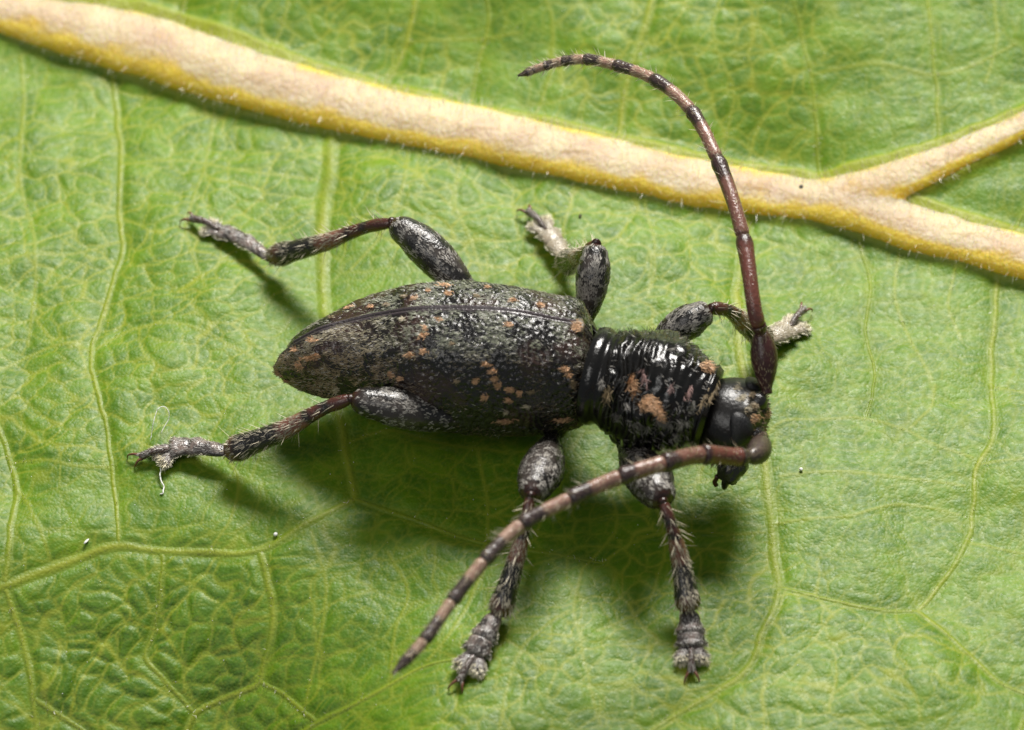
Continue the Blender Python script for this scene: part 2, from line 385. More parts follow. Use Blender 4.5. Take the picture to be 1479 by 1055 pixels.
keep = ((al/44)**2+(np.abs(ac)/30)**1.6 < 1+.04*np.sin(al*1.1))
F = F[keep[F].all(1)]
used = np.zeros(len(X), bool); used[F] = True; remap = np.cumsum(used)-1
leaf = thing('leaf', 'broad green leaf with a thick pale hairy midrib, the beetle standing on it', 'leaf')
V = np.stack([X, Y, Z], -1)[used]
blade = mesh('blade', V, remap[F], M_blade, leaf, fat={'vein': VE[used], 'tone': TO[used]})
def leaf_z(x, y): return float(leaf_fields(np.array([float(x)]), np.array([float(y)]))[0][0])
def foot(px, py, lift=0.0):
    z = 0
    for _ in range(4): p = at(px, py, z+lift); z = leaf_z(p[0], p[1])
    return at(px, py, z+lift)
# blades of hair / setae: one thin bent strip each
def strips(name, P, D, Nn, L, W, col, m, parent, lift=.25, curl=0.0):
    n = len(P); L = np.broadcast_to(L, n)[:, None]; W = np.broadcast_to(W, n)[:, None]
    D = unit(D); sd = unit(np.cross(D, Nn))
    mid = P+D*L*.5+Nn*L*lift; tip = P+D*L+Nn*L*(lift*1.6-curl)
    V = np.stack([P-sd*W, P+sd*W, mid-sd*W*.85, mid+sd*W*.85, tip], 1).reshape(-1, 3)
    b = (np.arange(n)*5)[:, None]
    F = np.concatenate([b+np.array([[0, 1, 3]]), b+np.array([[0, 3, 2]]), b+np.array([[2, 3, 4]])])
    c = None if col is None else np.repeat(np.broadcast_to(col, (n, 3)), 5, 0)
    return mesh(name, V, F, m, parent, col=c, stuff=True)
def sample(o, n, r=rng):
    me = o.data; me.calc_loop_triangles(); T = np.zeros(len(me.loop_triangles)*3, np.int32); me.loop_triangles.foreach_get('vertices', T); T = T.reshape(-1, 3)
    v = np.zeros(len(me.vertices)*3, np.float32); me.vertices.foreach_get('co', v); v = v.reshape(-1, 3).astype(float)
    a, b, c = v[T[:, 0]], v[T[:, 1]], v[T[:, 2]]; nn = np.cross(b-a, c-a); ar = np.linalg.norm(nn, axis=1)
    k = r.choice(len(T), n, p=ar/ar.sum()); u = r.random((n, 2)); fl = u.sum(1) > 1; u[fl] = 1-u[fl]
    P = a[k]+(b-a)[k]*u[:, :1]+(c-a)[k]*u[:, 1:]
    return P, unit(nn[k])
def outward(P, N, centre):
    s = np.sign(((P-centre)*N).sum(1)); s[s == 0] = 1; return N*s[:, None]

def rib_tube(P, R, seg, rough, sink):
    Q = P.copy(); Q[:, 2] += .02-sink*(1-sstep(.0, .30, np.linspace(0, 1, len(P))))
    return tube(Q, R*1.04, R*HB*1.10, m=seg, rough=rough, rf=2.2, seed=5, sq=1.62)
V1, F1 = rib_tube(mid_P, mid_R, 36, .05, 0); V2, F2 = rib_tube(br_P, br_R, 26, .04, .10)
F2 = [[i+len(V1) for i in f] for f in F2]
tmp = mesh('rib_blank', np.concatenate([V1, V2]), F1+F2, M_mid)
md = tmp.modifiers.new('weld', 'REMESH'); md.mode = 'VOXEL'; md.voxel_size = .075
md = tmp.modifiers.new('flow', 'SMOOTH'); md.factor = .5; md.iterations = 22
dg = bpy.context.evaluated_depsgraph_get(); me = bpy.data.meshes.new_from_object(tmp.evaluated_get(dg)); bpy.data.objects.remove(tmp)
me.name = 'midrib'; nv = len(me.vertices); co = np.zeros(nv*3, np.float32); me.vertices.foreach_get('co', co); co = co.reshape(-1, 3).astype(float)
nr = np.zeros(nv*3, np.float32); me.vertices.foreach_get('normal', nr); nr = nr.reshape(-1, 3)
co = co+nr*((fbm(co*[.5, 1, 1], 3.0, 65, 3)-.5)*.07+.03)[:, None]; me.vertices.foreach_set('co', co.astype(np.float32).ravel())
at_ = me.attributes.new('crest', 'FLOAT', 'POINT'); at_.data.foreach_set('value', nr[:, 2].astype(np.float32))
me.polygons.foreach_set('use_smooth', np.ones(len(me.polygons), bool)); me.materials.clear(); me.materials.append(M_mid); me.update()
midrib = link('midrib', me, leaf); midrib['label'] = 'thick pale hairy rib, forked, yellow along its flank'
for (P, R), (pts, w0, w1) in zip(vein_paths, VEINS):
    if max(w0, w1) < 7: continue                        # the hair-thin ones are ridges of the blade itself
    n = len(P)*3; Q = path(P, n); R3 = np.interp(np.linspace(0, 1, n), np.linspace(0, 1, len(P)), R)*(.80+.5*fbm(Q, 1.4, 12, 2))
    T, Sd, U = frames(Q*[1, 1, 0], (0, 0, 1)); u = np.linspace(-2.3, 2.3, 15)
    XY = Q[:, None, :2]+Sd[:, None, :2]*(R3[:, None]*u)[..., None]; xs, ys = XY[..., 0].ravel(), XY[..., 1].ravel()
    zz, vv, to = leaf_fields(xs, ys); g = np.exp(-(u/.85)**2)[None]+0*R3[:, None]
    endf = np.minimum(1, np.minimum(np.arange(n), np.arange(n)[::-1])/3.0)[:, None]*.8+.2
    zz = zz+(g*endf*(R3*.19+.006)[:, None]-.007*(1-g)).ravel()
    amp = ((.35+.85*fbm(Q, .9, 33, 2))*np.interp(max(w0, w1), [4, 12], [.6, 1.0]))[:, None]
    va = np.maximum(vv, (np.clip(amp, 0, 1)*np.exp(-(u/.8)**2)[None]).ravel())
    mesh('vein', np.stack([xs, ys, zz], -1), grid_faces(n, 15, False), M_blade, leaf, fat={'vein': va, 'tone': to})
for rb, n in ((midrib, 15000),):
    P, N = sample(rb, n); k = N[:, 2] > -.1; P, N = P[k], N[k]
    D = N+rng.normal(0, .35, P.shape)
    strips('hair', P, D, unit(rng.normal(0, 1, P.shape)), rng.uniform(.10, .36, len(P)), np.where(N[:, 1] > .2, .0065, .0042), None, M_hair, rb, .1)
# sparse short hairs along the larger veins
P = np.concatenate([p[rng.integers(0, len(p), 46)] for p, r in vein_paths]); P = P+rng.normal(0, .05, P.shape)*[1, 1, 0]; P[:, 2] += .03
strips('hair', P, rng.normal(0, .6, P.shape)+[0, 0, .8], unit(rng.normal(0, 1, P.shape)), rng.uniform(.04, .13, len(P)), .007, None, M_hair, blade, .1)

# scattered pale dots standing in for sparkles of light on the leaf skin
n = 900; gxy = np.stack([rng.uniform(-13, 13, n), rng.uniform(-13, 13, n)], -1); gz = leaf_fields(gxy[:, 0].copy(), gxy[:, 1].copy())[0]; rr = rng.uniform(.006, .017, n)[:, None]
oct_ = np.array([[1, 0, 0], [0, 1, 0], [-1, 0, 0], [0, -1, 0], [0, 0, 1.], [0, 0, -1]])
V = (np.c_[gxy, gz][:, None]+oct_[None]*rr[:, None]).reshape(-1, 3); b = (np.arange(n)*6)[:, None]
F = np.concatenate([b+np.array([f]) for f in ((0, 1, 4), (1, 2, 4), (2, 3, 4), (3, 0, 4), (1, 0, 5), (2, 1, 5), (3, 2, 5), (0, 3, 5))])
mesh('sparkle_dots', V, F, M_dust_sparkle, blade, stuff=True)
# ------------------------------------------------------------------ the beetle
beetle = thing('longhorn_beetle', 'mottled black longhorn beetle with banded antennae standing on the green leaf', 'beetle')
beetle.location = (0, 0, 0)
BLACK = np.array([.010, .009, .008]); BROWN = np.array([.085, .030, .020]); RED = np.array([.100, .034, .024])
GREY = np.array([.33, .31, .28]); GREEN = np.array([.215, .225, .165]); TAN = np.array([.30, .23, .14]); ORANGE = np.array([.64, .39, .22]); CREAM = np.array([.62, .55, .40])

# elytra: each station gives the image height of far edge, suture and near edge; the section that fits is solved for
STN = [(396, 524, 529, 538, 1.30), (404, 507, 513, 545, 1.30), (416, 494, 502, 551, 1.32), (434, 481, 491, 557, 1.36), (462, 463, 477, 564, 1.44), (500, 443, 466, 573, 1.55), (550, 422, 455, 588, 1.70),
       (600, 411, 448, 605, 1.82), (650, 407, 446, 612, 1.92), (700, 409, 447, 616, 2.0), (750, 417, 452, 616, 2.05), (800, 427, 462, 613, 2.1), (832, 433, 468, 609, 2.12), (852, 441, 475, 602, 2.12)]
NSQ = 2.25
tt = np.linspace(0, np.pi/2, 200); cE, sE = np.cos(tt)**(2/NSQ), np.sin(tt)**(2/NSQ)
ST_X, ST_Y, ST_Z, ST_A, ST_H = [], [], [], [], []
for px, u, m_, l, z0 in STN:
    k = 1-3*CT/DIST; lo_, mi_, up_ = [(CY-q)/PXMM*k for q in (l, m_, u)]
    best = None
    for H in np.linspace(.02, mi_-lo_-.02, 500):
        A = mi_-lo_-H; e = abs((A*cE+H*sE).max()-H-(up_-mi_))
        if best is None or e < best[0]: best = (e, A, H)
    _, A, H = best; a, h = A/CT, H/ST
    ST_X.append((px-CX)/PXMM*k); ST_A.append(a); ST_H.append(h); ST_Z.append(z0); ST_Y.append((lo_-z0*ST)/CT+a)
ST_H = np.array(ST_H); ST_A = np.array(ST_A)
ELX = np.array(ST_X)
def el_section(x):
    return [spline(ELX, np.array(q), x) for q in (ST_Y, ST_Z, ST_A, ST_H)]
def elytron(sign):
    n, m = 300, 116
    x0 = ELX[0] if sign < 0 else ELX[1]-.02
    q = np.linspace(0, 1, n); x = x0+(ELX[-1]-x0)*(1-(1-q)**1.0)
    yc, z0, a, h = el_section(x)
    if sign > 0:                                        # the far wing case is a little shorter
        f = sstep(0, .05, q)**.5; a = a*f; h = h*f
    sh_ = 1-.16*sstep(.965, 1, q)**2; a = a*sh_; h = h*sh_
    t = np.linspace(np.pi/2, -.55, m); ct, s_ = np.cos(t), np.sin(t)
    cc = np.abs(ct)**(2/NSQ); ss = np.where(s_ > 0, np.abs(s_)**(2/NSQ), s_*.55)
    Yv = yc[:, None]+sign*(a[:, None]*cc+.005); Zv = z0[:, None]+h[:, None]*ss; Xv = np.broadcast_to(x[:, None], Yv.shape)
    V = np.stack([Xv, Yv, Zv], -1)
    N = unit(np.cross(np.gradient(V, axis=0), np.gradient(V, axis=1))); N *= np.sign((N[..., 1]*sign*cc+N[..., 2]*np.maximum(ss, 0)).sum(1))[:, None, None]
    arc = np.cumsum(np.r_[np.zeros((1, n)), np.linalg.norm(np.diff(V, axis=1), axis=2).T], 0).T if False else np.concatenate([np.zeros((n, 1)), np.cumsum(np.linalg.norm(np.diff(V, axis=1), axis=2), axis=1)], 1)
    d = .030*np.exp(-((arc-.045)/.030)**2)-.020*np.exp(-(arc/.014)**2)             # raised sutural rim
    body = sstep(.06, .16, arc)
    e, c1, idv = voro(Xv.ravel(), arc.ravel()+40*sign, .125, 3)
    pit = np.exp(-(c1/.045)**2).reshape(arc.shape)*(.4+.9*idv.reshape(arc.shape))
    fade = .35+.65*sstep(.12, .5, q)[:, None]
    d = d-.042*pit*body*fade + body*(fbm(V, 2.0, 31, 2)-.5)*.05+body*(fbm(V, 9., 37, 2)-.5)*.02
    d = d+.03*np.exp(-((arc-.62*a[:, None]*1.2)/.10)**2)*(.5+.5*np.sin(Xv*5+sign))      # low uneven costa
    V = V+N*d[..., None]
    # front edge turns down
    Vf = V[-1].copy(); Vf[:, 2] -= .22; Vf[:, 0] += .05; Vf[:, 1] = yc[-1]+(Vf[:, 1]-yc[-1])*.9
    Vf2 = Vf.copy(); Vf2[:, 2] = z0[-1]+(Vf2[:, 2]-z0[-1])*.5; Vf2[:, 1] = yc[-1]+(Vf2[:, 1]-yc[-1])*.6; Vf2[:, 0] -= .1
    V = np.concatenate([V, Vf[None], Vf2[None]]); N = np.concatenate([N, N[-1:], N[-1:]])
    pt = fbm(V, 1.3, 61, 3)
    col = BLACK*1.1+(np.array([.050, .026, .019])-BLACK)*sstep(.45, .72, pt)[..., None]*.8
    rim = np.concatenate([np.exp(-((arc-.035)/.05)**4), np.zeros((2, m))])[..., None]
    col = col*(1-rim)+np.array([.080, .064, .068])*rim
    o = mesh('elytron', V.reshape(-1, 3), grid_faces(n+2, m, False), M_cut, beetle, col=col.reshape(-1, 3))
    o['label'] = 'wing case on the beetle\'s right side, freckled with orange' if sign < 0 else 'wing case on the beetle\'s left side, mostly grey-green'
    return o, V, N, arc
el_R = elytron(-1); el_L = elytron(1)
def el_setae(pack, sign, n):
    o, V, N, arc = pack; P, Nf = sample(o, n); yc, z0, a, h = el_section(np.clip(P[:, 0], ELX[0], ELX[-1]))
    Nf = outward(P, Nf, np.stack([P[:, 0], yc, z0-.3], -1))
    top = np.clip((P[:, 2]-z0)/np.maximum(h, .2), 0, 1); q = (P[:, 0]-ELX[0])/(ELX[-1]-ELX[0])
    n1 = fbm(P, 2.1, 71, 3); n2 = fbm(P*[.6, 1, 1], 5.5, 73, 2); n3 = fbm(P, 1.0, 79, 2)
    dorsal = sstep(.72, .93, top); rear = 1-sstep(.25, .52, q)
    dens = np.clip(.07+.42*np.maximum(dorsal, rear*1.2)+(sign > 0)*.22+.2*sstep(.9, 1, q), 0, 1)
    pk = dens*(.06+1.15*sstep(.42, .58, .55*n1+.45*n2))
    k = (rng.random(n) < pk) & ~((np.abs(P[:, 1]-yc) < .07) & (top > .8)); P, Nf, dorsal, rear, n2, n3, q = P[k], Nf[k], dorsal[k], rear[k], n2[k], n3[k], q[k]
    n = len(P)
    w = np.clip(dorsal*(1-rear*.6)+(sign > 0)*.5, 0, 1)[:, None]
    col = GREEN*1.3*w+TAN*(.55+.45*rear[:, None])*(1-w); col = col*(.45+.9*n2)[:, None]*rng.uniform(.6, 1.35, (n, 1))  # hair colour, lightened on the back to paint in its sheen
    edge = (1-sstep(.03, .07, q))[:, None]; col = col*(1-edge)+TAN*1.1*edge
    wh = rng.random(n) < .10; col[wh] = GREY*1.6
    D = np.array([-1.0, 0, 0])+rng.normal(0, .38, (n, 3)); D -= Nf*(D*Nf).sum(1)[:, None]
    strips('pubescence', P, D, Nf, rng.uniform(.06, .13, n), .0058, col, M_seta, o, .14)
el_setae(el_R, -1, 46000); el_setae(el_L, 1, 24000)

def bvh(*objs):
    vs, fs = [], []
    for o in objs:
        b = len(vs); vs += [v.co.copy() for v in o.data.vertices]; fs += [[i+b for i in p.vertices] for p in o.data.polygons]
    return BVHTree.FromPolygons(vs, fs)
def tuft(tree, px, py, wx, wy, parent, color, ang=0, name='hair_spot', n=None, D0=(-1, 0, 0), L=(.06, .12), sparse=1.0):
    """a dense patch of short coloured hairs laid on the surface the pixel looks at"""
    n = n or int(24+wx*wy*.85); Ps, Ns = [], []
    ca, sa = math.cos(ang), math.sin(ang)
    for _ in range(n):
        r = min(1.25, abs(rng.normal(0, .62))); a = rng.random()*2*math.pi; r *= .85+.30*math.sin(2*a+px)
        u, v = r*math.cos(a)*wx/2, r*math.sin(a)*wy/2
        hit = tree.ray_cast(*ray(px+u*ca-v*sa, py+u*sa+v*ca))
        if hit[0] is None: continue
        nn = hit[1] if hit[1].dot(ray(px, py)[1]) < 0 else -hit[1]
        Ps.append(hit[0]); Ns.append(nn)
    if len(Ps) < 4: return
    if sparse < 1: kk = max(5, int(len(Ps)*sparse)); Ps, Ns = Ps[:kk], Ns[:kk]
    P, N = np.array(Ps), np.array(Ns); N = unit(N+rng.normal(0, .28, N.shape)); D = np.array(D0, float)+rng.normal(0, .42, P.shape); D -= N*(D*N).sum(1)[:, None]
    col = np.asarray(color)*rng.uniform(.40, 1.45, (len(P), 1))
    o = strips(name, P+N*.01, D, N, rng.uniform(*L, len(P)), .0075, col, M_seta, parent, .12)
tr_R, tr_L = bvh(el_R[0]), bvh(el_L[0])
PALE = np.array([.55, .48, .34])
for px, py, wx, wy, c in [(453, 491, 16, 8, ORANGE), (448, 518, 24, 9, ORANGE), (433, 528, 14, 12, ORANGE), (459, 514, 12, 8, ORANGE), (613, 484, 16, 12, ORANGE), (616, 474, 8, 8, ORANGE), (635, 461, 12, 6, ORANGE), (593, 513, 13, 9, ORANGE),
        (613, 509, 14, 9, ORANGE), (566, 541, 9, 12, ORANGE), (579, 547, 10, 7, ORANGE), (736, 469, 11, 7, ORANGE), (704, 527, 16, 8, ORANGE), (713, 536, 12, 9, ORANGE), (689, 551, 11, 9, ORANGE), (716, 548, 16, 8, ORANGE),
        (721, 557, 12, 8, ORANGE), (738, 563, 17, 11, ORANGE), (752, 568, 12, 9, ORANGE), (701, 575, 13, 10, ORANGE), (736, 579, 12, 10, ORANGE), (818, 534, 16, 11, ORANGE), (824, 543, 12, 8, ORANGE), (762, 587, 10, 6, PALE), (733, 596, 8, 6, PALE),
        (583, 461, 12, 5, PALE), (488, 564, 9, 7, PALE), (427, 505, 12, 6, ORANGE), (402, 541, 12, 12, ORANGE*.7), (414, 552, 16, 8, ORANGE*.7), (731, 609, 34, 9, ORANGE*.8), (813, 607, 30, 9, ORANGE*.8), (770, 566, 14, 7, TAN), (830, 556, 9, 20, TAN), (661, 551, 7, 6, TAN), (655, 497, 8, 5, TAN)]:
    tuft(tr_R, px, py, wx*.85, wy*.85, el_R[0], c)
for px, py, wx, wy, c in [(642, 412, 22, 7, ORANGE), (649, 424, 13, 8, ORANGE), (505, 444, 14, 6, ORANGE), (537, 443, 10, 6, ORANGE), (743, 434, 13, 8, ORANGE), (783, 441, 18, 7, ORANGE), (850, 447, 9, 22, ORANGE*.8), (600, 431, 12, 6, ORANGE), (585, 428, 10, 5, TAN), (690, 428, 10, 5, TAN), (560, 440, 10, 5, TAN), (480, 458, 10, 5, TAN), (620, 420, 9, 5, ORANGE), (705, 415, 9, 5, ORANGE)]:
    tuft(tr_L, px, py, wx*.85, wy*.85, el_L[0], c)

# underside: chest and belly as one body
xb = np.linspace(ELX[0]+.25, ELX[-1]+.35, 60); yc, z0, a, h = el_section(np.clip(xb, ELX[0], ELX[-1]))
f = np.sqrt(np.clip(1-((np.linspace(-1, 1, 60)))**6, .02, 1))
P = np.stack([xb, yc, z0-.05], -1); V, F = tube(P, a*.90*f, np.linspace(.62, 1.10, 60)*f, m=40, rough=.03, rf=3)
V[:, 2] = np.where(V[:, 2] > np.repeat(z0, 40)+.15, np.repeat(z0, 40)+.15, V[:, 2])
body = mesh('body', V, F, M_cut, beetle, col=np.broadcast_to(BLACK, V.shape)); body['label'] = 'dark chest and belly under the wing cases'
P, N = sample(body, 5000); k = N[:, 2] < .3; P, N = P[k], N[k]
strips('pubescence', P, rng.normal(0, .3, P.shape)+[-1, 0, 0], N, rng.uniform(.08, .14, len(P)), .008, GREY*rng.uniform(.3, .8, (len(P), 1)), M_seta, body, .12)

# scutellum
hit = tr_R.ray_cast(*ray(836, 474)); c0 = np.array(hit[0]) if hit[0] is not None else at(836, 474, 4)
uu = np.linspace(0, 1, 9); P = np.stack([c0[0]+.14-uu*.40, np.full(9, c0[1]+.04), c0[2]+.03-uu*.0], -1); w = .24*np.sqrt(1-uu**1.6*.97)*np.minimum(1, .12+np.sqrt(uu*5))
V, F = tube(P, w, .055, m=14); scut = mesh('scutellum', V, F, M_seta, beetle, col=np.broadcast_to(TAN*.4, V.shape)); scut['label'] = 'small orange-haired triangular plate between the wing cases'
tuft(bvh(scut), 834, 472, 24, 24, scut, ORANGE*.95, name='hair_spot', n=240)

# pronotum
pr0, pr1 = at(852, 541, 2.75), at(1028, 590, 2.55)
n, m = 150, 120; q = np.linspace(0, 1, n); ax = unit(pr1-pr0)
R = spline([0, .05, .09, .13, .2, .32, .48, .62, .76, .86, .92, .96, 1.0], [1.12, 1.17, 1.16, 1.10, 1.20, 1.30, 1.36, 1.34, 1.21, 1.08, 1.0, 1.0, .92], q)
P = pr0+(pr1-pr0)*q[:, None]; P[:, 2] += .06*np.sin(q*np.pi)
V, F = tube(P, R*1.02, R*.98, m=m); V = V.reshape(n, m, 3); N = unit(V-P[:, None])
disc = (sstep(.15, .24, q)*(1-sstep(.88, .95, q)))[:, None]
ph = fbm(V, 1.7, 41, 3); s_ = q[:, None]*np.linalg.norm(pr1-pr0)
wr = np.sin((s_+ph*.50)*2*np.pi/.24); wr2 = fbm(V*1.0, 5.5, 43, 3)-.5
d = disc*(.042*wr*(.35+.9*sstep(.4, .6, fbm(V, 1.1, 47, 2)))+.045*wr2+.12*(fbm(V, 1.5, 49, 2)-.5)*2*.6)
sd = unit(np.cross([0, 0, 1.], ax)); lat = (N*sd).sum(-1)
d = d+.16*np.exp(-((q[:, None]-.52)/.13)**2)*np.exp(-((np.abs(lat)-.93)/.12)**2)      # side tubercles
d = d+(.02*np.exp(-((q-.955)/.012)**2)-.02*np.exp(-((q-.925)/.014)**2))[:, None]
V = V+N*d[..., None]
pron = mesh('pronotum', V.reshape(-1, 3), F, M_gloss, beetle, col=np.broadcast_to(BLACK*.7, (n*m, 3)))
pron['label'] = 'glossy black wrinkled pronotum with orange hair patches'
tr_P = bvh(pron)
PINK = np.array([.42, .27, .25])
for px, py, wx, wy, c, an in [(911, 553, 14, 22, ORANGE, .3), (932, 583, 15, 30, ORANGE, .1), (947, 592, 16, 30, ORANGE, -.5), (877, 570, 16, 24, TAN*1.5, 0), (1022, 529, 24, 14, ORANGE, .6), (915, 566, 10, 12, ORANGE, 0),
        (995, 566, 6, 30, PINK, .35), (1001, 586, 6, 26, GREY*.9, .4), (1016, 578, 4, 40, TAN, .5), (1026, 574, 3, 44, TAN*1.1, .5), (930, 545, 10, 26, PINK*.7, -.1), (968, 560, 8, 14, PINK*.6, .3), (985, 612, 30, 14, GREY*.7, -.6), (980, 630, 26, 16, GREY*.8, -.5), (925, 615, 50, 10, GREY*.55, .3),
        (960, 612, 40, 9, GREY*.5, .3), (890, 600, 22, 9, GREY*.45, .3), (1037, 556, 4, 22, TAN, .5), (905, 585, 12, 10, GREY*.6, 0), (895, 480, 20, 10, GREEN*1.2, .2), (870, 555, 8, 22, GREY*.6, 0)]:
    tuft(tr_P, px, py, wx, wy, pron, c, an, D0=ax if c is ORANGE else np.cross(ax, [0, 0, 1.])+ax*.4, L=(.10, .2), sparse=1.0 if c is ORANGE else .34)
P, N = sample(pron, 2600); N = outward(P, N, (pr0+pr1)/2); k = (np.abs((P-pr0)@ax/np.linalg.norm(pr1-pr0)-.55) < .38) & (fbm(P, 2.2, 83, 2) > .52); P, N = P[k], N[k]
strips('pubescence', P, np.cross(N, [0, 0, 1.])*0+ax+rng.normal(0, .5, P.shape), N, rng.uniform(.08, .18, len(P)), .008, GREY*rng.uniform(.25, .9, (len(P), 1)), M_seta, pron, .1)
# fine standing fringe on the far flank of the pronotum
P, N = sample(pron, 1500); N = outward(P, N, (pr0+pr1)/2); k = N[:, 1] > .35; P, N = P[k], N[k]
strips('bristles', P, N+rng.normal(0, .3, P.shape), unit(rng.normal(0, 1, P.shape)), rng.uniform(.08, .2, len(P)), .006, GREEN*.6*rng.uniform(.35, .9, (len(P), 1)), M_seta, pron, .1)

# head: a downward-facing capsule, its neck sunk into the pronotum
hc = at(1066, 604, 2.38); neck = at(1012, 588, 2.5)
fw = unit(hc-neck); side = unit(np.cross([0, 0, 1.], fw)); dn = unit(np.cross(fw, side))*-1
n, m = 60, 64
th = np.linspace(0, np.pi, n)[:, None]; phi = np.linspace(0, 2*np.pi, m, endpoint=False)[None]
sq_ = np.where(np.cos(th) < 0, np.sin(th)**.62, np.sin(th)**.95)
lx, ly, lz = np.cos(th)+0*phi, sq_*np.cos(phi), sq_*np.sin(phi)      # lx along forward, ly sideways, lz up
sx = np.where(lx > 0, .70, .95); V = lx[..., None]*sx[..., None]*fw + ly[..., None]*1.02*side*(1-.04*np.maximum(-lx, 0))[..., None] + lz[..., None]*np.where(lz > 0, .80, 1.45)[..., None]*(-dn)
V = V+hc; Nn = unit(V-hc)
front = np.clip(lx, 0, 1); groove = np.exp(-(ly/.10)**2)*front*.07
face = sstep(-.05, .25, lx)
d = face*((fbm(V, 7., 15, 3)-.5)*.09+(fbm(V, 2.3, 16, 2)-.5)*.14)-groove*1.0
V = V+Nn*d[..., None]; V = V.reshape(-1, 3)
Fh = grid_faces(n, m, True)[:, ::-1]
col = BLACK*.8+face.reshape(-1, 1)*np.array([.012, .010, .004])
head = mesh('head', V, Fh, M_smooth, beetle, col=col); head['label'] = 'smooth black head with brown-flecked face'
tr_H = bvh(head)
def blob(name, c, axes, r, m, parent, col, rough=0.0, nn=18, mm=24, bend=0.0, seed=0):
    th = np.linspace(0, np.pi, nn)[:, None]; ph = np.linspace(0, 2*np.pi, mm, endpoint=False)[None]
    a, b, e = np.cos(th)+0*ph, np.sin(th)*np.cos(ph), np.sin(th)*np.sin(ph)
    V = a[..., None]*r[0]*axes[0]+(b*r[1]+bend*a*a)[..., None]*axes[1]+e[..., None]*r[2]*axes[2]
    if rough: V = V*(1+(fbm(V+c, 6., seed, 2)-.5)*rough)[..., None]
    V = (V+c).reshape(-1, 3)
    return mesh(name, V, grid_faces(nn, mm, True)[:, ::-1], m, parent, col=np.broadcast_to(col, V.shape))
def hitp(tree, px, py, back=0.0):
    o, d = ray(px, py); h = tree.ray_cast(o, d)
    if h[0] is None: return at(px, py, 2.4), np.array([0, 0, 1.])
    nn = h[1] if h[1].dot(d) < 0 else -h[1]
    return np.array(h[0])-np.array(nn)*back, np.array(nn)
ec, en = hitp(tr_H, 1073, 622, .10)
e1 = unit(np.cross(en, [1, 0, .0])); e2 = np.cross(en, e1)
blob('eye', ec, (e1, e2, en), (.42, .30, .20), M_eye, head, BLACK, bend=.12)
mir = hc+(ec-hc)-2*((ec-hc)@side)*side; mn = en-2*(en@side)*side
e1 = unit(np.cross(mn, [1, 0, .0])); blob('eye', mir, (e1, np.cross(mn, e1), mn), (.42, .30, .20), M_eye, head, BLACK, bend=.12)
for px, py, wx, wy, c in [(1063, 560, 8, 16, PALE*.8), (1070, 575, 8, 20, PALE*.8), (1096, 576, 16, 12, ORANGE), (1090, 604, 12, 18, ORANGE), (1107, 598, 8, 20, ORANGE*.9), (1104, 622, 10, 12, ORANGE), (1085, 570, 10, 8, TAN), (1079, 590, 7, 10, PALE*.7),  (1088, 585, 9, 8, TAN), (1100, 640, 10, 10, TAN)]:
    tuft(tr_H, px, py, wx, wy, head, c, .8, D0=fw, L=(.07, .13), sparse=.5)
P, N = sample(head, 5200); N = outward(P, N, hc); k = ((P-hc)@fw > .10) & (fbm(P, 3.2, 77, 2) > .44); P, N = P[k], N[k]
strips('pubescence', P, fw*.4+rng.normal(0, .6, P.shape), N, rng.uniform(.05, .11, len(P)), .008, (TAN*1.0)*rng.uniform(.2, 1.2, (len(P), 1)), M_seta, head, .15)
# mouth: upper lip, jaws, feelers
mo = at(1055, 678, 1.3)
blob('labrum', mo+fw*.02-dn*.18, (side, fw, dn), (.50, .34, .40), M_cut, head, BLACK*2, .5)
for s in (-1, 1):
    b0 = mo+side*s*.28+fw*-.02-dn*.15
    P = path([b0, b0+dn*.34+side*s*.05, b0+dn*.60-side*s*.08, b0+dn*.72-side*s*.24], 14)
    V, F = tube(P, np.linspace(.17, .03, 14), np.linspace(.13, .03, 14), up=fw, m=12)
    mesh('mandible', V, F, M_gloss, head, col=np.broadcast_to(BLACK, V.shape))
    b0 = mo+side*s*.30-fw*.25
    P = path([b0, b0+dn*.14, b0+dn*.26-fw*.02, b0+dn*.36+fw*.04], 14)
    V, F = tube(P, .055, .055, up=side, m=8); mesh('palp', V, F, M_smooth, head, col=np.broadcast_to(BROWN*.7, V.shape))
P, N = sample(head, 1800); k = ((P-hc)@dn > .6); P, N = P[k], outward(P[k], N[k], hc)
strips('bristles', P, N+dn*.6+rng.normal(0, .3, P.shape), unit(rng.normal(0, 1, P.shape)), rng.uniform(.08, .22, len(P)), .007, TAN*rng.uniform(.5, 1.2, (len(P), 1)), M_seta, head, .1)

